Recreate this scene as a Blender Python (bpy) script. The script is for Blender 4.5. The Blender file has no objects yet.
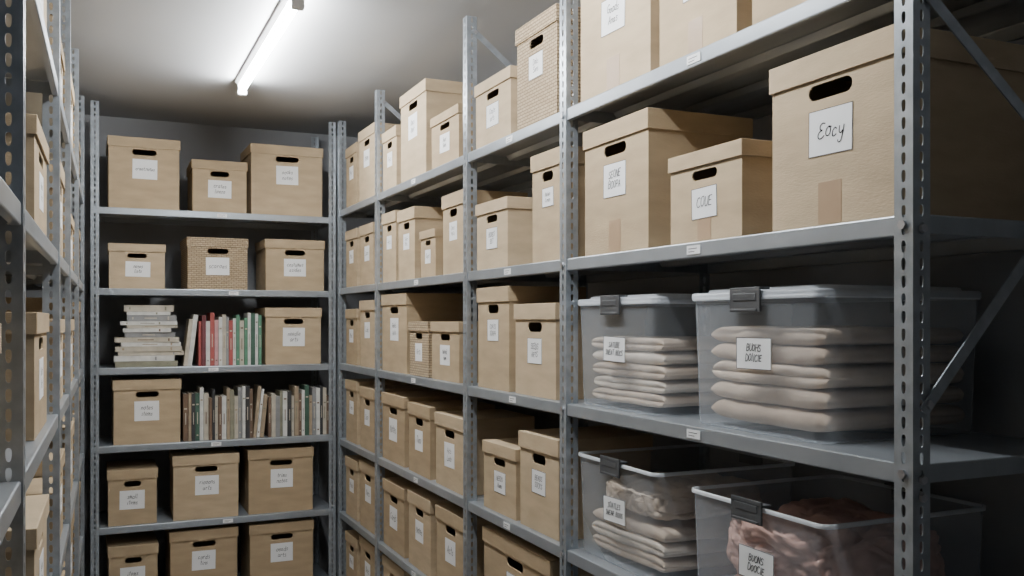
import bpy, bmesh, math, random
from mathutils import Vector, Matrix, noise
from mathutils.geometry import tessellate_polygon
random.seed(7)
CAMH=1.6; F=915.0; HZ=320.0
YAW=math.radians(24.4); SN=math.sin(YAW); CS=math.cos(YAW)
col=bpy.context.scene.collection

# ---------- survey helpers (metres along the racks measured from the photo) ----------
def ratio(px):
    u=(px-512)/F
    return (SN+CS*u)/(CS-SN*u)
def along(px,X): return X/ratio(px)
def zat(X,Y,y): return (HZ-y)*(SN*X+CS*Y)/F

# ---------- materials ----------
def new_mat(name):
    m=bpy.data.materials.new(name); m.use_nodes=True
    nt=m.node_tree; b=nt.nodes['Principled BSDF']
    return m,nt,b
def noisy(name,c1,c2,scale=20,rough=.8,metal=0,bump=.0,stretch=(1,1,1),detail=4,bscale=None):
    m,nt,b=new_mat(name)
    tc=nt.nodes.new('ShaderNodeTexCoord'); mp=nt.nodes.new('ShaderNodeMapping')
    mp.inputs['Scale'].default_value=stretch
    nz=nt.nodes.new('ShaderNodeTexNoise'); nz.inputs['Scale'].default_value=scale; nz.inputs['Detail'].default_value=detail
    cr=nt.nodes.new('ShaderNodeValToRGB')
    cr.color_ramp.elements[0].color=(*c1,1); cr.color_ramp.elements[1].color=(*c2,1)
    cr.color_ramp.elements[0].position=.3; cr.color_ramp.elements[1].position=.7
    nt.links.new(tc.outputs['Object'],mp.inputs['Vector']); nt.links.new(mp.outputs[0],nz.inputs['Vector'])
    nt.links.new(nz.outputs['Fac'],cr.inputs[0]); nt.links.new(cr.outputs[0],b.inputs['Base Color'])
    b.inputs['Roughness'].default_value=rough; b.inputs['Metallic'].default_value=metal
    if bump>0:
        n2=nt.nodes.new('ShaderNodeTexNoise'); n2.inputs['Scale'].default_value=bscale or scale*6; n2.inputs['Detail'].default_value=3
        nt.links.new(mp.outputs[0],n2.inputs['Vector'])
        bp=nt.nodes.new('ShaderNodeBump'); bp.inputs['Strength'].default_value=bump; bp.inputs['Distance'].default_value=.003
        nt.links.new(n2.outputs['Fac'],bp.inputs['Height']); nt.links.new(bp.outputs[0],b.inputs['Normal'])
    return m
def scl(c,k): return tuple(x*k for x in c)
CB=[]
for i,c in enumerate([(.472,.358,.224),(.442,.332,.204),(.502,.385,.247),(.422,.312,.188)]):
    CB.append(noisy('kraft_cardboard_%d'%i,scl(c,.87),scl(c,1.08),7,.82,0,.2,(1,1,3.5),8,90))
def weave_mat():
    m,nt,b=new_mat('woven_fibre')
    tc=nt.nodes.new('ShaderNodeTexCoord')
    sep=nt.nodes.new('ShaderNodeSeparateXYZ'); nt.links.new(tc.outputs['Object'],sep.inputs[0])
    add=nt.nodes.new('ShaderNodeMath'); add.operation='ADD'
    nt.links.new(sep.outputs[0],add.inputs[0]); nt.links.new(sep.outputs[1],add.inputs[1])
    cmb=nt.nodes.new('ShaderNodeCombineXYZ'); nt.links.new(add.outputs[0],cmb.inputs[0]); nt.links.new(sep.outputs[2],cmb.inputs[1])
    br=nt.nodes.new('ShaderNodeTexBrick'); br.offset=.5; br.inputs['Scale'].default_value=1
    br.inputs['Brick Width'].default_value=.026; br.inputs['Row Height'].default_value=.0105
    br.inputs['Mortar Size'].default_value=.0022; br.inputs['Mortar Smooth'].default_value=1.0
    br.inputs['Color1'].default_value=(.50,.385,.25,1); br.inputs['Color2'].default_value=(.43,.32,.20,1); br.inputs['Mortar'].default_value=(.17,.115,.065,1)
    nt.links.new(cmb.outputs[0],br.inputs['Vector']); nt.links.new(br.outputs['Color'],b.inputs['Base Color'])
    inv=nt.nodes.new('ShaderNodeMath'); inv.operation='SUBTRACT'; inv.inputs[0].default_value=1; nt.links.new(br.outputs['Fac'],inv.inputs[1])
    bp=nt.nodes.new('ShaderNodeBump'); bp.inputs['Strength'].default_value=.8; bp.inputs['Distance'].default_value=.003
    nt.links.new(inv.outputs[0],bp.inputs['Height']); nt.links.new(bp.outputs[0],b.inputs['Normal'])
    b.inputs['Roughness'].default_value=.8
    return m
WEAVE=weave_mat()
TAPE=noisy('kraft_tape',(.36,.24,.145),(.40,.275,.17),9,.4)
CARD=noisy('label_paper',(.86,.86,.86),(.90,.90,.90),12,.8)
INK=noisy('marker_ink',(.006,.006,.01),(.012,.012,.016),30,.7)
STEEL=noisy('galvanised_post_steel',(.32,.35,.38),(.46,.50,.54),26,.30,.55,.05)
SHELF=noisy('shelf_steel',(.335,.365,.395),(.41,.445,.48),5,.32,.5,.04,(1,4,1))
BOLT=noisy('bolt_steel',(.45,.46,.48),(.6,.6,.62),20,.35,.9)
WALL=noisy('grey_paint',(.31,.315,.325),(.345,.35,.36),2.5,.9,0,.15,(1,1,1),5,60)
CEIL=noisy('ceiling_paint',(.50,.505,.51),(.54,.545,.55),1.6,.95,0,.1,(1,1,1),4,80)
FLOOR=noisy('concrete_floor',(.22,.22,.22),(.28,.28,.28),3,.75,0,.2)
LATCH=noisy('grey_plastic',(.06,.063,.067),(.085,.088,.092),12,.4)
WHITE=noisy('white_enamel',(.7,.7,.7),(.76,.76,.76),8,.4)
def emit():
    m,nt,b=new_mat('lit_diffuser')
    b.inputs['Base Color'].default_value=(.9,.9,.9,1)
    b.inputs['Emission Color'].default_value=(.95,.98,1,1); b.inputs['Emission Strength'].default_value=225
    return m
EMIT=emit()
def clear_mat(name,fac,colr,tint,edge=.35,rough=.2):
    m,nt,b=new_mat(name)
    b.inputs['Base Color'].default_value=(*colr,1); b.inputs['Roughness'].default_value=rough
    b.inputs['Specular IOR Level'].default_value=.9
    tl=nt.nodes.new('ShaderNodeBsdfTranslucent'); tl.inputs[0].default_value=(*colr,1)
    m2=nt.nodes.new('ShaderNodeMixShader'); m2.inputs[0].default_value=.3
    nt.links.new(b.outputs[0],m2.inputs[1]); nt.links.new(tl.outputs[0],m2.inputs[2])
    tr=nt.nodes.new('ShaderNodeBsdfTransparent'); tr.inputs[0].default_value=(*tint,1)
    fr=nt.nodes.new('ShaderNodeLayerWeight'); fr.inputs['Blend'].default_value=.35
    ad=nt.nodes.new('ShaderNodeMath'); ad.operation='MULTIPLY_ADD'; ad.inputs[1].default_value=edge; ad.inputs[2].default_value=fac; ad.use_clamp=True
    nt.links.new(fr.outputs['Facing'],ad.inputs[0])
    mx=nt.nodes.new('ShaderNodeMixShader'); nt.links.new(ad.outputs[0],mx.inputs[0])
    nt.links.new(tr.outputs[0],mx.inputs[1]); nt.links.new(m2.outputs[0],mx.inputs[2])
    nt.links.new(mx.outputs[0],nt.nodes['Material Output'].inputs['Surface'])
    return m
CLEAR=clear_mat('clear_plastic',.17,(.84,.90,.97),(1,1,1),.28)
RIM=clear_mat('clear_plastic_rim',.7,(.90,.94,.98),(1,1,1))
CLEARLID=clear_mat('frosted_lid_plastic',.45,(.86,.91,.97),(1,1,1))
def cloth(name,c): return noisy(name,scl(c,.88),scl(c,1.08),14,.95,0,.6,(1,1,1),6,60)
CL={'white':cloth('cloth_offwhite',(.76,.67,.57)),'beige':cloth('cloth_beige',(.66,.54,.43)),
    'tan':cloth('cloth_tan',(.58,.46,.36)),'pink':cloth('cloth_dusty_pink',(.66,.41,.34)),'grey':cloth('cloth_charcoal',(.16,.16,.17))}
BK={}
for n,c in {'cream':(.50,.45,.36),'white':(.66,.65,.61),'red':(.36,.08,.07),'maroon':(.15,.04,.045),'green':(.10,.24,.15),
  'darkgreen':(.05,.11,.075),'pink':(.55,.30,.30),'tan':(.36,.28,.19),'brown':(.16,.10,.065),'black':(.04,.04,.042),'grey':(.26,.26,.26),'blue':(.07,.10,.17),'olive':(.25,.24,.17)}.items():
    BK[n]=noisy('book_cloth_'+n,scl(c,.85),scl(c,1.1),25,.6)
PAGES=noisy('book_pages',(.50,.47,.40),(.68,.64,.57),2,.9,0,0,(120,1,120))

# ---------- object helpers ----------
def obj(name,me,parent=None,loc=(0,0,0),rot=(0,0,0)):
    o=bpy.data.objects.new(name,me); col.objects.link(o)
    o.location=loc; o.rotation_euler=rot
    if parent: o.parent=parent
    return o
def finish(bm,name,mats,smooth=False,recalc=True):
    if recalc: bmesh.ops.recalc_face_normals(bm,faces=bm.faces)
    me=bpy.data.meshes.new(name); bm.to_mesh(me); bm.free()
    for m in mats: me.materials.append(m)
    if smooth:
        for p in me.polygons: p.use_smooth=True
    return me
def addbox(bm,x0,x1,y0,y1,z0,z1,mi=0):
    v=[bm.verts.new(p) for p in [(x0,y0,z0),(x1,y0,z0),(x1,y1,z0),(x0,y1,z0),(x0,y0,z1),(x1,y0,z1),(x1,y1,z1),(x0,y1,z1)]]
    for q in [(0,3,2,1),(4,5,6,7),(0,1,5,4),(1,2,6,5),(2,3,7,6),(3,0,4,7)]:
        f=bm.faces.new([v[i] for i in q]); f.material_index=mi
    return v
def bev(o,w,seg=2):
    b=o.modifiers.new('bevel','BEVEL'); b.width=w; b.segments=seg; b.limit_method='ANGLE'; b.angle_limit=math.radians(35)
def solid(o,t,off=-1):
    s=o.modifiers.new('thickness','SOLIDIFY'); s.thickness=t; s.offset=off
def top(o,label,cat,group=None):
    o['label']=label; o['category']=cat
    if group: o['group']=group

# ---------- handwriting ----------
G={
'A':[[(0,0),(.28,1),(.58,0)],[(.12,.38),(.5,.4)]],
'B':[[(0,0),(.02,1),(.35,.98),(.48,.8),(.36,.58),(.03,.53)],[(.36,.56),(.55,.4),(.5,.12),(.3,0),(0,0)]],
'C':[[(.55,.85),(.35,1),(.1,.85),(0,.5),(.1,.15),(.35,0),(.56,.14)]],
'D':[[(0,0),(0,1),(.3,.95),(.52,.7),(.54,.35),(.35,.05),(0,0)]],
'E':[[(.48,1),(0,.98)],[(0,.98),(0,0)],[(0,0),(.5,.02)],[(0,.5),(.4,.52)]],
'\u00e9':[[(.56,.95),(.3,1),(.1,.84),(.16,.6),(.36,.53),(.1,.44),(0,.2),(.16,0),(.4,.02),(.6,.16)]],
'F':[[(.48,1),(0,.98),(0,0)],[(0,.5),(.38,.52)]],
'G':[[(.52,.85),(.3,1),(.08,.82),(0,.45),(.12,.08),(.35,0),(.53,.15),(.53,.42),(.3,.42)]],
'H':[[(0,0),(0,1)],[(.5,0),(.5,1)],[(0,.5),(.5,.52)]],
'I':[[(.1,0),(.12,1)],[(.1,0),(.2,.0)]],
'K':[[(0,0),(0,1)],[(.5,1),(.02,.45),(.52,0)]],
'L':[[(0,1),(0,0),(.48,.02)]],
'M':[[(0,0),(.05,1)],[(.05,1),(.33,.3),(.6,1)],[(.6,1),(.66,0)]],
'N':[[(0,0),(.02,1)],[(.02,1),(.5,0)],[(.5,0),(.52,1)]],
'O':[[(.28,1),(.08,.85),(0,.5),(.08,.13),(.28,0),(.48,.13),(.56,.5),(.48,.87),(.28,1)]],
'P':[[(0,0),(0,1)],[(0,1),(.38,.97),(.5,.75),(.38,.5),(0,.46)]],
'R':[[(0,0),(0,1)],[(0,1),(.38,.97),(.5,.75),(.38,.52),(0,.48)],[(0,.48),(.52,0)]],
'S':[[(.5,.85),(.3,1),(.06,.86),(.08,.62),(.42,.42),(.5,.18),(.28,0),(0,.12)]],
'T':[[(.0,1),(.55,1)],[(.27,1),(.27,0)]],
'U':[[(0,1),(.02,.25),(.2,0),(.42,.1),(.5,.4),(.5,1)]],
'V':[[(0,1),(.27,0),(.55,1)]],
'W':[[(0,1),(.16,0)],[(.16,0),(.34,.7),(.5,0)],[(.5,0),(.68,1)]],
'X':[[(0,0),(.5,1)],[(0,1),(.5,0)]],
'Y':[[(0,1),(.27,.5)],[(.55,1),(.2,0)]],
'.':[[(.05,0),(.1,.06)]],
'a':[[(.4,.5),(.2,.6),(.02,.4),(.05,.08),(.22,0),(.4,.2),(.42,.55),(.42,.08),(.52,0)]],
'c':[[(.4,.5),(.22,.6),(.02,.38),(.06,.08),(.24,0),(.44,.12)]],
'd':[[(.4,.45),(.2,.58),(.02,.38),(.05,.06),(.22,0),(.4,.2),(.44,1.05),(.42,.05),(.52,0)]],
'e':[[(.02,.28),(.4,.34),(.36,.54),(.2,.6),(.03,.42),(.04,.12),(.2,0),(.44,.12)]],
'i':[[(.08,.58),(.08,.05),(.18,0)],[(.1,.8),(.11,.84)]],
'k':[[(0,1.05),(0,0)],[(.36,.58),(.03,.26),(.38,0)]],
'l':[[(.05,1.05),(.05,.05),(.16,0)]],
'm':[[(0,0),(.02,.58),(.18,.58),(.24,0),(.26,.45),(.42,.58),(.48,0)]],
'n':[[(0,0),(.02,.58),(.1,.5),(.26,.6),(.36,.45),(.38,0)]],
'o':[[(.22,.6),(.04,.45),(.02,.15),(.2,0),(.4,.14),(.4,.45),(.22,.6),(.46,.55)]],
'r':[[(0,0),(.02,.58),(.08,.45),(.24,.6),(.36,.52)]],
's':[[(.36,.52),(.18,.6),(.04,.46),(.32,.22),(.26,.02),(0,.06)]],
't':[[(.15,.95),(.14,.1),(.28,0)],[(0,.62),(.32,.64)]],
'u':[[(.02,.58),(.02,.12),(.18,0),(.38,.2),(.38,.58),(.38,.08),(.48,0)]],
'y':[[(.02,.58),(.06,.22),(.22,.14),(.38,.3)],[(.42,.6),(.38,.1),(.3,-.35),(.1,-.42),(.02,-.28)]],
}
INKCACHE={}
def writing(lines,w,h,pen=.040):
    key=(lines,round(w,3),round(h,3))
    if key in INKCACHE: return INKCACHE[key]
    bm=bmesh.new(); rows=lines.split('/'); nl=len(rows)
    rh=h*.62/nl; rnd=random.Random(lines)
    for ri,row in enumerate(rows):
        adv=[]; x=0
        for ch in row:
            if ch==' ': adv.append((None,x)); x+=.4; continue
            g=G.get(ch,G['o']); wd=max(p[0] for s in g for p in s)
            adv.append((g,x)); x+=wd+.18
        total=x-.18; k=min(w*.76/total, rh*(.64 if nl>1 else .48)); ky=k*1.05
        cy=h*.31-rh*(ri+.5)-k*.40
        for g,gx in adv:
            if not g: continue
            dy=rnd.uniform(-.08,.08); sc=rnd.uniform(.9,1.1)
            for s in g:
                P=[Vector((p[0],p[1])) for p in s]; S=[]
                if len(P)>3:
                    for i in range(len(P)-1):
                        p0=P[max(i-1,0)];p1=P[i];p2=P[i+1];p3=P[min(i+2,len(P)-1)]
                        for t in (0,.34,.67):
                            S.append(.5*((2*p1)+(p2-p0)*t+(2*p0-5*p1+4*p2-p3)*t*t+(3*p1-p0-3*p2+p3)*t**3))
                    S.append(P[-1])
                else: S=P
                pts=[Vector(((gx+p.x*sc-total/2+p.y*.2)*k,(p.y*sc+dy)*ky+cy,0)) for p in S]
                hw=max(w*.0075,k*pen)
                for a,b in zip(pts[:-1],pts[1:]):
                    d=(b-a)
                    if d.length<1e-6: continue
                    d.normalize(); n=Vector((-d.y,d.x,0))*hw; e=d*hw*.7
                    q=[a-e-n,b+e-n,b+e+n,a-e+n]
                    vs=[bm.verts.new((p.x,0,p.y)) for p in q]
                    bm.faces.new(vs)
    me=finish(bm,'handwriting',[INK],recalc=False)
    INKCACHE[key]=me
    return me
def label_card(parent,x,y,z,lw,lh,text,border=False,tilt=0.0):
    bm=bmesh.new(); addbox(bm,-lw/2,lw/2,-.0008,0,-lh/2,lh/2)
    if border:
        t=.0012; a=.0
        for (x0,x1,z0,z1) in [(-lw/2+a,lw/2-a,-lh/2+a,-lh/2+a+t),(-lw/2+a,lw/2-a,lh/2-a-t,lh/2-a),(-lw/2+a,-lw/2+a+t,-lh/2+a,lh/2-a),(lw/2-a-t,lw/2-a,-lh/2+a,lh/2-a)]:
            addbox(bm,x0,x1,-.0011,-.0008,z0,z1,1)
    c=obj('label_card',finish(bm,'label_card',[CARD,INK]),parent,(x,y,z),(0,tilt,0))
    c['label']='white paper label'
    if text:
        obj('handwriting',writing(text,lw,lh),c,(0,-.0014,0))
    return c

# ---------- cardboard box ----------
def make_box(w,d,h,loc,rz,text,mat,label,group,tape=False,border=False,lw=None,woven=False):
    root=bpy.data.objects.new('woven_box' if woven else 'cardboard_box',None); col.objects.link(root)
    root.empty_display_size=.05; root.location=loc; root.rotation_euler=(0,0,rz)
    top(root,label,'storage box',group)
    sk=min(.052,h*.17); sh=min(.030,h*.105); sw=min(.34*w,.13)
    zs=h-sk-.010-sh/2
    g=.0055; bw=w-2*g; bd=d-2*g; bh=h-.004
    bm=bmesh.new()
    outer=[Vector((-bw/2,-bd/2,0)),Vector((bw/2,-bd/2,0)),Vector((bw/2,-bd/2,bh)),Vector((-bw/2,-bd/2,bh))]
    hole=[]; r=sh/2
    for k in range(7):
        a=math.pi/2+math.pi*k/6; hole.append(Vector((-(sw/2-r)+r*math.cos(a),-bd/2,zs+r*math.sin(a))))
    for k in range(7):
        a=-math.pi/2+math.pi*k/6; hole.append(Vector(((sw/2-r)+r*math.cos(a),-bd/2,zs+r*math.sin(a))))
    pts=outer+hole; vs=[bm.verts.new(p) for p in pts]
    for tri in tessellate_polygon([outer,hole]):
        try: bm.faces.new([vs[i] for i in tri])
        except ValueError: pass
    b=[bm.verts.new(p) for p in [(-bw/2,bd/2,0),(bw/2,bd/2,0),(bw/2,bd/2,bh),(-bw/2,bd/2,bh)]]
    bm.faces.new([vs[1],b[1],b[2],vs[2]]); bm.faces.new([b[1],b[0],b[3],b[2]]); bm.faces.new([b[0],vs[0],vs[3],b[3]]); bm.faces.new([vs[0],b[0],b[1],vs[1]])
    body=obj('body',finish(bm,'box_body',[mat]),root); solid(body,.004)
    bm=bmesh.new(); v=addbox(bm,-w/2,w/2,-d/2,d/2,h-sk,h)
    f=[f for f in bm.faces if all(abs(q.co.z-(h-sk))<1e-6 for q in f.verts)]
    bmesh.ops.delete(bm,geom=f,context='FACES_ONLY')
    lid=obj('lid',finish(bm,'box_lid',[mat]),root); bev(lid,.002,2); solid(lid,.004)
    lw=lw or min(.34*w,.125); lh=min(lw*(.78 if border else .85),h*.34)
    if text is not None:
        zc=zs-sh/2-.014-lh/2-h*.02
        label_card(root,random.uniform(-.004,.004),-bd/2-.0003,zc,lw,lh,text,border,random.uniform(-.02,.02))
    if tape:
        bm=bmesh.new(); addbox(bm,-w*.09,w*.09,-.0006,0,.004,h*.25)
        obj('tape',finish(bm,'tape',[TAPE]),root,(0,-bd/2-.0001,0))['label']='kraft packing tape strip'
    return root

# ---------- room ----------
def struct(name,x0,x1,y0,y1,z0,z1,mat):
    bm=bmesh.new(); addbox(bm,x0,x1,y0,y1,z0,z1); o=obj(name,finish(bm,name,[mat])); o['kind']='structure'; return o
CEILZ=2.77
XL,XR,YF,YB=-.68,1.84,-1.6,5.75
struct('floor',XL-.1,XR+.1,YF-.1,YB+.1,-.1,0,FLOOR)
struct('ceiling',XL-.1,XR+.1,YF-.1,YB+.1,CEILZ,CEILZ+.1,CEIL)
struct('wall_back',XL-.1,XR+.1,YB,YB+.1,0,CEILZ,WALL)
struct('wall_front',XL-.1,XR+.1,YF-.1,YF,0,CEILZ,WALL)
struct('wall_left',XL-.1,XL,YF,YB,0,CEILZ,WALL)
struct('wall_right',XR,XR+.1,YF,YB,0,CEILZ,WALL)

# ---------- rack parts ----------
def post_mesh():
    bm=bmesh.new(); P=.030; W=.04; n=91
    def cell(o,ux,uz):
        inn=[];out=[]
        for k in range(16):
            a=math.radians(22.5*k); c,s=math.cos(a),math.sin(a)
            m=max(abs(c),abs(s)); out.append((c/m*W/2,s/m*P/2))
            cs=math.copysign(abs(c)**.75,c); ss=math.copysign(abs(s)**.75,s)
            inn.append((.0044*(1.0+.15*s)*cs,.0105*ss))
        iv=[bm.verts.new(o+ux*p[0]+uz*p[1]) for p in inn]; ov=[bm.verts.new(o+ux*p[0]+uz*p[1]) for p in out]
        for k in range(16):
            j=(k+1)%16; bm.faces.new([ov[k],ov[j],iv[j],iv[k]])
    for i in range(n):
        z=P*(i+.5)
        cell(Vector((W/2,0,z)),Vector((1,0,0)),Vector((0,0,1)))
        cell(Vector((0,W/2,z)),Vector((0,1,0)),Vector((0,0,1)))
    bmesh.ops.remove_doubles(bm,verts=bm.verts,dist=.0003)
    return finish(bm,'slotted_post',[STEEL])
POST=post_mesh()     # L angle: corner at origin, flanges along +X and +Y
def shelf_mesh(L,D):
    bm=bmesh.new(); lip=.036; r=.014
    def quad(*p): bm.faces.new([bm.verts.new(q) for q in p])
    x=L/2
    quad((-x,0,0),(x,0,0),(x,D,0),(-x,D,0))
    for y,s in ((0,1),(D,-1)):
        quad((-x,y,0),(x,y,0),(x,y,-lip),(-x,y,-lip)); quad((-x,y,-lip),(x,y,-lip),(x,y+s*r,-lip),(-x,y+s*r,-lip))
    for xx,s in ((-x,1),(x,-1)):
        quad((xx,0,0),(xx,D,0),(xx,D,-lip*.9),(xx,0,-lip*.9))
    for yy in (D*.36,D*.68):
        a=.03
        quad((-x+.01,yy-a,-.002),(x-.01,yy-a,-.002),(x-.01,yy-a*.6,-.018),(-x+.01,yy-a*.6,-.018))
        quad((-x+.01,yy-a*.6,-.018),(x-.01,yy-a*.6,-.018),(x-.01,yy+a*.6,-.018),(-x+.01,yy+a*.6,-.018))
        quad((-x+.01,yy+a*.6,-.018),(x-.01,yy+a*.6,-.018),(x-.01,yy+a,-.002),(-x+.01,yy+a,-.002))
    bmesh.ops.remove_doubles(bm,verts=bm.verts,dist=.0002)
    return finish(bm,'steel_shelf',[SHELF])
SH={}
def shelf(root,cx,cy,z,L,D,rz,tag=None):
    k=(round(L,3),D)
    if k not in SH: SH[k]=shelf_mesh(L,D)
    o=obj('shelf',SH[k],root,Vector((cx,cy,z))-root.location,(0,0,rz)); bev(o,.003,2)
    if tag is not None:
        bm=bmesh.new(); addbox(bm,-.026,.026,-.001,0,-.010,.010); addbox(bm,-.019,.014,-.0014,-.001,.002,.0035,1); addbox(bm,-.019,.004,-.0014,-.001,-.005,-.0035,1)
        t=obj('shelf_tag',finish(bm,'shelf_tag',[CARD,LATCH]),o,(tag,-.001,-.018)); t['label']='small white shelf tag'
    return o
def brace(root,p,q,width=.022,normal='y'):
    p=Vector(p); q=Vector(q); d=q-p; L=d.length
    bm=bmesh.new(); addbox(bm,0,L,-.0015,.0015,-width/2,width/2)
    addbox(bm,.01,.022,-.006,-.0015,-.006,.006,1); addbox(bm,L-.022,L-.01,-.006,-.0015,-.006,.006,1)
    o=obj('brace',finish(bm,'brace',[STEEL,BOLT]),root,p-root.location)
    X=d.normalized()
    Yv=Vector((0,1,0)) if normal=='y' else Vector((1,0,0))
    Z=X.cross(Yv).normalized(); Yv=Z.cross(X).normalized()
    o.rotation_euler=Matrix((X,Yv,Z)).transposed().to_euler()
def rack(label,loc):
    r=bpy.data.objects.new('storage_rack',None); col.objects.link(r); r.location=loc; top(r,label,'shelving rack'); return r
def post(root,x,y,rz):
    o=obj('post',POST,root,Vector((x,y,0))-root.location,(0,0,rz)); solid(o,.002); return o
def bolt(root,x,y,z,axis):
    bm=bmesh.new(); bmesh.ops.create_cone(bm,cap_ends=True,segments=6,radius1=.0085,radius2=.0075,depth=.006)
    o=obj('bolt',finish(bm,'bolt',[BOLT]),root,Vector((x,y,z))-root.location)
    o.rotation_euler=(math.pi/2,0,0) if axis=='y' else (0,math.pi/2,0)

LV=[.62,.18,-.245,-.672,-1.085,-1.5]   # shelf surfaces relative to the eye
LR={5-i:CAMH+z for i,z in enumerate(LV)}
LBv=[.586,.165,-.25,-.655,-1.077,-1.5]
LB={5-i:CAMH+z for i,z in enumerate(LBv)}
X0=1.25; D=.5
# right rack
PY=[along(p,X0) for p in (913,566,467,377)]+[5.125]
rr=rack('long grey steel shelving rack with perforated posts, filled with boxes',(X0+.25,3.1,0))
for i,y in enumerate(PY):
    post(rr,X0,y,0)
    post(rr,X0+D+.012,y,math.pi/2)
for i in range(4):
    a,b=PY[i]+.003,PY[i+1]-.001
    if i==3: b=5.165
    for l,z in LR.items():
        tag=None
        L=b-a
        if i==0 and l in(4,3,5): tag=-(along(693,X0)-(a+b)/2)
        elif i in(1,2): tag=random.uniform(-.04,.04)
        shelf(rr,X0+.003,(a+b)/2,z,L,D,-math.pi/2,tag)
ye=PY[0]-.004
for (xa,za,xb,zb) in [(.02,.56,.5,.20),(.02,-.155,.5,.34),(.02,1.0,.5,.62),(.02,-1.2,.5,-.72)]:
    brace(rr,(X0+xa,ye,CAMH+za),(X0+xb,ye,CAMH+zb))
for y in PY[1:4]:
    brace(rr,(X0+.02,y-.004,CAMH+1.08),(X0+.5,y-.004,CAMH+.7))
for zz in (-.30,.155,-.27,.60,-.69):
    bolt(rr,X0+.02,PY[0]-.004,CAMH+zz,'y')
for zz in (.162,-.262,.60,-.69):
    bolt(rr,X0-.003,PY[0]+.02,CAMH+zz,'x')
    bolt(rr,X0-.003,PY[1]+.02,CAMH+zz,'x')
# back rack
YBK=5.18; DB=.46; BL=-.03
br=rack('grey steel shelving rack against the end wall holding boxes and books',(.60,YBK+.23,0))
post(br,BL,YBK,0); post(br,1.243,YBK,math.pi/2); post(br,BL,YBK+DB+.01,-math.pi/2); post(br,1.243,YBK+DB+.01,math.pi)
for l,z in LB.items(): shelf(br,(BL+1.243)/2,YBK+.003,z,1.243-BL-.01,DB,0,random.uniform(-.05,.1))
# left rack (stands very slightly askew to the aisle)
XLF=-.102; AL=.0125; PV=Vector((XLF,1.60,0))
lr=rack('grey steel shelving rack with perforated posts beside the aisle',PV)
PL=[.62,1.58,2.66,3.36,4.22,5.09]
for y in PL:
    post(lr,XLF,y,math.pi/2); post(lr,XLF-D-.012,y,0)
for i in range(5):
    a,b=PL[i]+.003,PL[i+1]-.001
    for l,z in LR.items(): shelf(lr,XLF-.003,(a+b)/2,z,b-a,D,math.pi/2)
for y in PL[1:5]:
    brace(lr,(XLF-.02,y-.004,CAMH+1.08),(XLF-.5,y-.004,CAMH+.7))
lr.rotation_euler=(0,0,-AL)

# ---------- boxes in the right rack ----------
XB=1.268
EPS=.001
def RB(l,pl,pr,yt=None,h=None,d=.40,text='Notes',woven=False,tape=False,border=False,label=None,X=XB,m=None):
    yf=along(pl,X); yn=along(pr,X); w=yf-yn
    if h is None: h=zat(X,yn,yt)+CAMH-LR[l]
    h=max(.12,min(h,.385 if l<5 else .46))
    mt=WEAVE if woven else CB[m if m is not None else random.randrange(4)]
    size='large' if h>.33 else ('small' if h<.24 else 'medium')
    lab=label or ('%s woven-texture storage box with lid and white label'%size if woven else '%s brown cardboard storage box with lid and white label'%size)
    make_box(w-.004,d,h,(X+d/2,(yf+yn)/2,LR[l]+EPS),-math.pi/2+(random.uniform(-.012,.012) if pl<760 else 0),text,mt,lab,'storage boxes in the long rack',tape,border or pl>470,woven=woven)
RB(5,578,650,h=.37,text='Goods/Anas',tape=True,m=2,label='large cardboard box with lid on the top shelf, taped')
RB(5,656,738,h=.33,text='Rolls',tape=True,m=0)
RB(5,748,838,h=.33,text='Notes',m=1)
RB(5,515,556,3,text='Doks/Sons',woven=True,d=.3)
RB(5,474,510,65,text='Coats/arts',d=.3,m=2)
RB(5,399,426,78,text='Docs/Rent',d=.22,m=2)
RB(5,430,458,103,text='Aunt/Sews',d=.25)
RB(5,381.5,396,125,text='Toys',d=.3)
RB(5,345,356.5,142,text='Misc',d=.3); RB(5,358,374,122,text='Items',d=.3)
RB(4,582,649,107,d=.33,text='SEONE/BOOPA',tape=True,border=True,m=1,label='large cardboard box with taped base and bordered label')
RB(4,667,743,138,d=.30,text='COUE',border=True,tape=True,m=0,label='small cardboard box with lid, label reading COUE')
RB(4,768,899,22,d=.46,text='\u00e9ocy',border=True,tape=True,m=2,label='very large cardboard box with lid, label reading Eocy')
RB(4,530,563,145,d=.3,text='Notes/Linen',m=1); RB(4,475,507,196,d=.3,text='BOXES/SET')
RB(4,381.5,395,210,text='Arts',d=.3); RB(4,397,414,206,text='Tools/Bits',d=.3); RB(4,419,435,228,text='Rent',d=.22); RB(4,441,464,189,text='Docs/Mats',d=.27,m=1)
RB(4,345,356.5,228,text='Misc',d=.3); RB(4,359,373,222,text='Lace',d=.3)
RB(3,476,509,286,text='COATS/SOAPA',d=.30,m=1); RB(3,513,556,303,text='SEEDS/ARTS',d=.33,m=2)
RB(3,381,406,293,text='Rents/Acts',d=.29,m=1); RB(3,408,428,322,text='Arts',woven=True,d=.2); RB(3,430,459,322,text='Noted/item',d=.25)
RB(3,345,356.5,309,text='Misc',d=.3); RB(3,359,374,300,text='Lids',d=.3)
RB(2,482,515,450,text='NEEDS/Items',d=.32,m=0); RB(2,518,558,441,text='BEADS/SOCKS',d=.34,m=2)
RB(2,381,404,398,text='Notes',d=.3); RB(2,407,430,408,text='Tins',d=.3); RB(2,434,464,420,text='Acts/Lists',d=.3,m=2)
RB(2,345,356.5,382,text='Lens',d=.3); RB(2,359,374,390,text='Dust',d=.3)
RB(1,345,356.5,462,text='Mats',d=.3); RB(1,359,375,468,text='Nets',d=.3)
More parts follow.
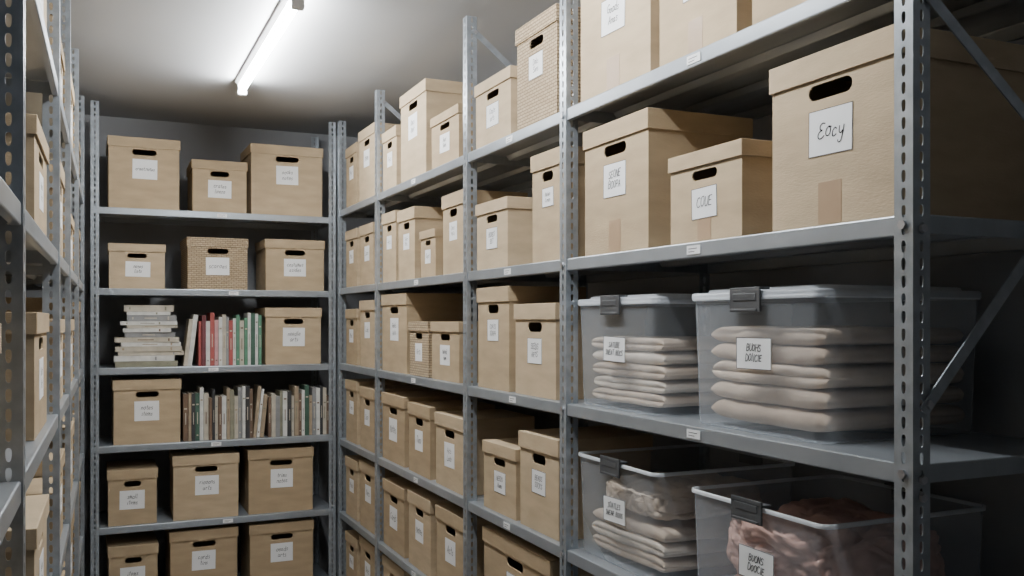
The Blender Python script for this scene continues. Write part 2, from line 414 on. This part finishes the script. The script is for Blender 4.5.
RB(1,382,404,490,text='Cards',d=.3); RB(1,407,430,502,text='Notes',d=.3); RB(1,435,464,520,text='Acts',d=.3)
RB(1,482,550,562,text='Linens',d=.38,m=3)
RB(0,345,356.5,540,text='Mats',d=.3); RB(0,359,375,548,text='Nets',d=.3); RB(0,382,404,572,text='Notes',d=.3)

# ---------- boxes in the end rack ----------
def BB(l,pl,pr,yt=None,h=None,d=.36,text='Notes',woven=False,m=None,Y=5.2):
    xa=ratio(pl)*Y; xb=ratio(pr)*Y; xm=(xa+xb)/2
    if h is None: h=zat(xm,Y,yt)+CAMH-LB[l]
    h=min(h,.40)
    mt=WEAVE if woven else CB[m if m is not None else random.randrange(4)]
    size='large' if h>.33 else ('small' if h<.25 else 'medium')
    lab='woven-texture storage box with lid and white label' if woven else '%s brown cardboard box with lid on the end rack'%size
    make_box(xb-xa,d,h,(xm,Y+d/2,LB[l]+EPS),random.uniform(-.02,.02),text,mt,lab,'storage boxes in the end rack',woven=woven,lw=.122)
BB(5,107,180,138,text='craft.notes'); BB(5,192,248,161,text='crates/linens'); BB(5,250,323,146,text='books/notes')
BB(4,108,166,244,text='notes/lists'); BB(4,186,248,238,text='scarves',woven=True); BB(4,265,325,240,text='costumes/asides')
BB(3,265,322,308,text='needle/arts')
BB(2,112,181,380,text='notes/items')
BB(1,107,158,470,text='small/items'); BB(1,173,240,455,text='ribbons/arts'); BB(1,248,314,449,text='trims/notes')
BB(0,107,158,546,text='items/misc'); BB(0,169,238,530,text='cords/tins'); BB(0,249,314,523,text='beads/arts')

# ---------- boxes in the left rack ----------
def LBx(l,y0,y1,h,d=.4,text='Notes',m=None,X=XLF-.014):
    mt=CB[m if m is not None else random.randrange(4)]
    p=Matrix.Rotation(-AL,3,'Z')@(Vector((X-d/2,(y0+y1)/2,0))-PV)+PV
    make_box(y1-y0,d,h,(p.x,p.y,LR[l]+EPS),math.pi/2-AL,text,mt,'brown cardboard storage box with lid beside the aisle','storage boxes in the aisle rack')
for l in range(6):
    big=(.30,.30,.25,.26,.235,.26)[l]
    LBx(l,2.08,2.48,big,text='Notes/Arts',d=.36)
    if l not in (4,): LBx(l,1.02,1.42,(.3,.3,.24,.24,.3,.30)[l],text='Rolls')
    LBx(l,2.72,3.00,random.uniform(.2,.29),text='Items'); LBx(l,3.03,3.31,random.uniform(.22,.30),text='Sets')
    LBx(l,3.42,3.76,random.uniform(.22,.32),text='Arts'); LBx(l,3.80,4.17,random.uniform(.22,.32),text='Nets')
    LBx(l,4.28,4.62,random.uniform(.22,.34),text='Notes'); LBx(l,4.66,5.02,random.uniform(.22,.34),text='Tins')

# ---------- clear bins ----------
def rrect(w,d,r,n=5):
    pts=[]
    for cx,cy,a0 in ((w/2-r,d/2-r,0),(-w/2+r,d/2-r,90),(-w/2+r,-d/2+r,180),(w/2-r,-d/2+r,270)):
        for k in range(n+1):
            a=math.radians(a0+90*k/n); pts.append((cx+r*math.cos(a),cy+r*math.sin(a)))
    return pts
def loft(bm,loops,cap0=True,cap1=False,mi=None):
    prev=None; first=None
    for li,(w,d,z,r) in enumerate(loops):
        vs=[bm.verts.new((x,y,z)) for x,y in rrect(w,d,r)]
        if prev:
            n=len(vs)
            for k in range(n):
                f=bm.faces.new([prev[k],prev[(k+1)%n],vs[(k+1)%n],vs[k]])
                if mi and li>=mi: f.material_index=1
        else: first=vs
        prev=vs
    if cap0: bm.faces.new(first[::-1])
    if cap1: bm.faces.new(prev)
def make_bin(w,d,h,loc,text,lid,label,lx=0,lz=.56):
    root=bpy.data.objects.new('storage_bin',None); col.objects.link(root); root.location=loc; root.rotation_euler=(0,0,-math.pi/2)
    top(root,label,'plastic storage bin','clear plastic storage bins')
    bt=h-(.018 if lid else 0)
    bm=bmesh.new(); g=.012
    loft(bm,[(w-.034,d-.034,0,.016),(w-.026,d-.026,.007,.018),(w-.019,d-.019,bt*.5,.02),(w-g,d-g,bt-.030,.02),
             (w-g+.002,d-g+.002,bt,.02),(w,d,bt,.024),(w,d,bt-.009,.024)],mi=5)
    body=obj('body',finish(bm,'bin_body',[CLEAR,RIM],True),root); body['label']='clear plastic tub'
    if lid:
        bm=bmesh.new()
        loft(bm,[(w+.004,d+.004,bt-.006,.026),(w+.004,d+.004,bt+.006,.026),(w-.004,d-.004,bt+.009,.024),(w-.05,d-.05,bt+.009,.024),(w-.056,d-.056,bt+.016,.02),(w-.07,d-.07,bt+.018,.02)],False,True)
        l=obj('lid',finish(bm,'bin_lid',[CLEARLID],True),root); l['label']='frosted clear lid'
    for s in (1,-1):
        bm=bmesh.new()
        lw=.10; y=-d/2-.004
        addbox(bm,-lw/2,lw/2,y-.006,y-.001,bt-.036,bt+.014)
        addbox(bm,-lw/2,lw/2,y-.006,y+.022,bt+(.012 if lid else .002),bt+(.017 if lid else .007))
        addbox(bm,-lw/2+.008,lw/2-.008,y-.009,y-.005,bt-.035,bt-.029)
        addbox(bm,-lw/2+.012,lw/2-.012,y-.0075,y-.005,bt-.012,bt+.004)
        la=obj('latch',finish(bm,'latch',[LATCH]),root,(0,0,0),(0,0,0 if s==1 else math.pi)); bev(la,.0015,2); la['label']='dark grey plastic latch'
    label_card(root,lx,-(d-.019)/2-.0035,bt*lz,.114,.068,text,True,random.uniform(-.03,.03))
    return root
def folded(w,d,t,layers,loc,rz,mat,label,seed,amp=1):
    bm=bmesh.new(); prof=[]
    lt=t/layers
    for k in range(layers):
        zc=lt*(k+.5)
        for j in range(9):
            a=-math.pi/2+math.pi*j/8
            prof.append((-d/2+lt*.5-lt*.42*math.cos(a),zc+lt*.5*math.sin(a)*(.97 if 0<j<8 else 1)))
    prof+= [(-d/4,t),(0,t),(d/4,t),(d/2-.004,t),(d/2,t*.75),(d/2,t*.25),(d/2-.004,0),(d/4,0),(0,0),(-d/4,0)]
    n=len(prof); nx=34; rows=[]
    for i in range(nx+1):
        u=i/nx*2-1
        uu=math.copysign(1-(1-abs(u))**1.5,u)
        x=uu*w/2; e=(max(0,1-abs(uu)**10))**.5*.8+.2
        row=[]
        for (y,z) in prof:
            dz=(noise.noise(Vector((x*9,y*6,seed)))*.006+noise.noise(Vector((x*3,y*3,seed+9)))*.006)*amp
            yy=y+noise.noise(Vector((x*11,seed,z*14)))*.010+noise.noise(Vector((x*30,seed,z*40)))*.003
            row.append(bm.verts.new((x,yy,t*.5+(z-t*.5)*e+dz)))
        rows.append(row)
    for i in range(nx):
        for k in range(n):
            j=(k+1)%n; bm.faces.new([rows[i][k],rows[i][j],rows[i+1][j],rows[i+1][k]])
    bm.faces.new(rows[0]); bm.faces.new(rows[-1][::-1])
    o=obj('folded_cloth',finish(bm,'folded_cloth',[mat],True),None,loc,(0,0,rz))
    top(o,label,'folded textile','folded textiles in clear bins'); return o
def crumple(w,d,h,loc,mat,label,seed,name='crumpled_garment',depth=.045,f=7.0,n=4.5):
    # rounded bundle of cloth: inflated block with sharp inward creases
    bm=bmesh.new(); bmesh.ops.create_icosphere(bm,subdivisions=6,radius=1)
    S=Vector((seed,seed*1.7,seed*.6))
    for v in bm.verts:
        p=v.co.normalized()
        k=(abs(p.x)**n+abs(p.y)**n+abs(p.z)**n)**(-1/n)
        q=Vector((p.x*k*w/2,p.y*k*d/2,p.z*k*h/2))
        s=q*f+S
        warp=Vector((noise.noise(s*.8),noise.noise(s*.8+Vector((9,2,4))),noise.noise(s*.8+Vector((3,7,1)))))*1.5
        a=s+warp
        c1=math.exp(-abs(noise.noise(a*.62))*7); c2=math.exp(-abs(noise.noise(a*1.5+Vector((4,4,4))))*6)
        al=Vector((a.x*1.2,a.y*1.2,a.z*4.5)); c3=math.exp(-abs(noise.noise(al+warp*1.5))*5); c4=math.exp(-abs(noise.noise(a*5))*4)
        inn=depth*(.65*c1+.40*c2+.22*c3+.10*c4)+depth*.35*(noise.noise(s*.5)+.5)
        nrm=Vector((math.copysign(abs(p.x)**(n-1),p.x)/w,math.copysign(abs(p.y)**(n-1),p.y)/d,math.copysign(abs(p.z)**(n-1),p.z)/h))
        nrm.normalize() if nrm.length>0 else None
        q=q-nrm*inn
        v.co=(q.x,q.y,max(q.z,-h/2)+h/2)
    zmin=min(v.co.z for v in bm.verts)
    for v in bm.verts: v.co.z-=zmin
    o=obj(name,finish(bm,name,[mat],True),None,loc); top(o,label,'clothing','garments in open bins'); return o
BXF=1.274; BD=.46
bins=[(3,575,656,.312,'SATUBE/SNEAT. BOCS',True,.0,.56),(3,688,821,.315,'BUOHS/DOIICIE',True,.012,.58),(2,575,656,.285,'SOATLES/SNEAR. BOOS',False,.0,.54),(2,687,826,.275,'BUONS/DOOCIE',False,.015,.54)]
bc=[]
for l,pl,pr,h,t,lid,lx,lz in bins:
    yf=along(pl,BXF); yn=along(pr,BXF); c=(BXF+BD/2,(yf+yn)/2,LR[l]+EPS); bc.append((c,yf-yn))
    make_bin(yf-yn-.006,BD,h,c,t,lid,'clear plastic storage bin with lid holding folded textiles' if lid else 'open clear plastic storage bin filled with garments',lx,lz)
def stack(c,w,specs,z0=.016,amp=1,gap=.002):
    z=z0
    for k,(t,ly,m) in enumerate(specs):
        ww=w-.054-random.uniform(0,.012); dd=BD-.068-random.uniform(0,.014)
        folded(ww,dd,t,ly,(c[0]+.003,c[1]+random.uniform(-.003,.003),c[2]+z),-math.pi/2,CL[m],
          {'white':'off-white folded towel inside a clear bin','beige':'beige folded blanket inside a clear bin','tan':'tan folded blanket inside a clear bin','grey':'charcoal folded cloth inside a clear bin','pink':'dusty pink folded cloth inside a bin'}[m],c[1]*5+c[2]*3,amp)
        z+=t+gap
stack(bc[0][0],bc[0][1],[(.034,2,'beige'),(.032,2,'white'),(.036,2,'beige'),(.032,1,'white'),(.034,2,'beige')],amp=.5,gap=.003)
stack(bc[1][0],bc[1][1],[(.044,1,'tan'),(.040,1,'beige'),(.046,2,'beige'),(.038,1,'tan'),(.036,1,'beige')])
stack(bc[2][0],bc[2][1],[(.036,2,'beige'),(.036,2,'white'),(.034,1,'beige')],amp=.6)
c,w=bc[2]; crumple(BD-.07,w-.07,.10,(c[0],c[1],c[2]+.136),CL['beige'],'loosely bunched beige cloth in an open clear bin',3.1,'bunched_cloth',.022,9)
c,w=bc[3]
crumple(BD-.05,w-.05,.265,(c[0],c[1],c[2]+.010),CL['pink'],'crumpled dusty pink knit garments in an open bin',7.3,depth=.042,f=7.5)
# ---------- books ----------
def book(t,h,d,colr,loc,rot,label,group,band=True):
    root=bpy.data.objects.new('book',None); col.objects.link(root); root.location=loc; root.rotation_euler=rot; root.empty_display_size=.03
    top(root,label,'book',group)
    bm=bmesh.new(); b=min(.0025,t*.14)
    addbox(bm,-t/2,t/2,-d/2,-d/2+b,0,h); addbox(bm,-t/2,-t/2+b,-d/2+b,d/2,0,h); addbox(bm,t/2-b,t/2,-d/2+b,d/2,0,h)
    if band:
        k=random.choice([.78,.7,.85])
        if random.random()<.7: addbox(bm,-t*.3,t*.3,-d/2-.0006,-d/2,h*k-.008,h*k,1)
        if random.random()<.4: addbox(bm,-t*.2,t*.2,-d/2-.0006,-d/2,h*.10,h*.13,1)
        if random.random()<.5: addbox(bm,-t*.10,t*.10,-d/2-.0006,-d/2,h*.35,h*.6,1)
    dark=colr in('red','maroon','green','darkgreen','brown','black','blue','grey')
    cv=obj('cover',finish(bm,'book_cover',[BK[colr],BK['cream' if dark else random.choice(['brown','grey','olive','tan'])]]),root); bev(cv,.0008,1)
    bm=bmesh.new(); addbox(bm,-t/2+b,t/2-b,-d/2+b,d/2-.004,.003,h-.003); obj('pages',finish(bm,'book_pages',[PAGES]),root)
    return root
CN={'cream':'cream','white':'white','red':'red','maroon':'dark red','green':'green','darkgreen':'dark green','pink':'pink','tan':'tan','brown':'brown','black':'black','grey':'grey','blue':'dark blue','olive':'olive'}
def bookrow(l,px0,px1,cols,group,Y=5.235,tmin=.017,tmax=.03,lean={},hmin=.21,hmax=.285):
    x=ratio(px0)*Y; xe=ratio(px1)*Y; i=0
    while True:
        c=cols[i%len(cols)]; t=random.uniform(tmin,tmax); h=random.uniform(hmin,hmax) ; d=random.uniform(.15,.19)
        th=lean.get(i,0.0)
        foot=t*math.cos(th)+h*math.sin(abs(th)) if (i not in lean or (i-1) not in lean) else t/math.cos(th)+.001
        if x+foot>xe: break
        z=LB[l]+EPS
        if th>0:
            lx=x+ t/2*math.cos(th)
            zz=z+t/2*math.sin(th)
            step=t/math.cos(th)+.0015
            if (i+1) not in lean: step=t*math.cos(th)+h*math.sin(th)+.002
        else:
            lx=x+t/2; zz=z; step=t+.0012
        book(t,h,d,c,(lx,Y+d/2-.02+random.uniform(-.008,.008),zz),(0,th,0),'%s hardback book standing %s on the shelf'%(CN[c],'leaning' if th else 'upright'),group)
        x+=step; i+=1
bookrow(3,183,263.5,['cream','white','red','maroon','white','red','pink','white','cream','grey','red','white','green','cream','green','white','darkgreen','white','green','cream','white','tan'],
   'upright books beside the box',lean={0:.12,1:.12},tmin=.014,tmax=.024,hmin=.24,hmax=.29)
bookrow(2,183,329,['brown','tan','black','darkgreen','white','cream','brown','black','cream','brown','white','tan','olive','cream','grey','white','black','brown','tan','white','tan','brown','cream','grey','olive','white','black','cream','tan','brown','white','darkgreen','tan','grey','white','black','cream','brown'],
   'upright books filling the shelf',tmin=.013,tmax=.026,lean={18:.10,19:.10,20:.10},hmin=.22,hmax=.29)
z=LB[3]+EPS; k=0
cols=['olive','white','cream','cream','white','cream','grey','white','cream','white','grey','white','cream','olive','cream','white']
xc=ratio(148)*5.23
while z<LB[3]+.325:
    c=cols[k%len(cols)]; t=random.uniform(.014,.034); h=random.uniform(.29,.335) if z<LB[3]+.15 else random.uniform(.20,.30); d=random.uniform(.19,.22)
    jx=random.uniform(-.02,.02)
    book(t,h,d,c,(xc-h/2+jx,5.215+d/2+random.uniform(0,.012),z+t/2),(0,math.pi/2,random.uniform(-.05,.05)),'%s book lying flat in a stack'%CN[c],'stacked books')
    z+=t+.0008; k+=1

# ---------- batten lights ----------
def batten(x,y0,y1):
    root=bpy.data.objects.new('ceiling_light',None); col.objects.link(root); root.location=(x,(y0+y1)/2,CEILZ)
    top(root,'long lit white tube batten light fixed to the ceiling','ceiling light')
    L=(y1-y0)/2
    bm=bmesh.new(); prof=[(-.034,0),(-.034,-.010),(-.019,-.026),(.019,-.026),(.034,-.010),(.034,0)]
    a=[bm.verts.new((p[0],-L,p[1])) for p in prof]; b=[bm.verts.new((p[0],L,p[1])) for p in prof]
    for k in range(6): j=(k+1)%6; bm.faces.new([a[k],a[j],b[j],b[k]])
    bm.faces.new(a); bm.faces.new(b[::-1]); obj('housing',finish(bm,'housing',[WHITE]),root)
    bm=bmesh.new(); n=14; ring=[]
    for yy in (-L+.02,L-.02):
        ring.append([bm.verts.new((.012*math.cos(math.pi*2*k/n),yy,-.052+.012*math.sin(math.pi*2*k/n))) for k in range(n)])
    for k in range(n): j=(k+1)%n; bm.faces.new([ring[0][k],ring[0][j],ring[1][j],ring[1][k]])
    t=obj('tube',finish(bm,'tube',[EMIT],True),root); t['label']='glowing white tube'
    for s in (-1,1):
        bm=bmesh.new(); y=s*(L-.01); addbox(bm,-.022,.022,y-.014,y+.014,-.076,-.023)
        e=obj('end_cap',finish(bm,'end_cap',[WHITE]),root); bev(e,.006,3)
batten(.645,3.24,4.62)
batten(.645,1.30,2.80)

w=bpy.data.worlds.new('World'); bpy.context.scene.world=w; w.use_nodes=True
w.node_tree.nodes['Background'].inputs[0].default_value=(.5,.55,.6,1); w.node_tree.nodes['Background'].inputs[1].default_value=.05
cam=bpy.data.cameras.new('Camera'); co=bpy.data.objects.new('Camera',cam); col.objects.link(co)
co.location=(0,0,CAMH); co.rotation_euler=(math.pi/2,0,-YAW)
cam.sensor_width=36; cam.lens=F/1024*36; cam.shift_y=(HZ-288)/1024; cam.clip_start=.02
bpy.context.scene.camera=co
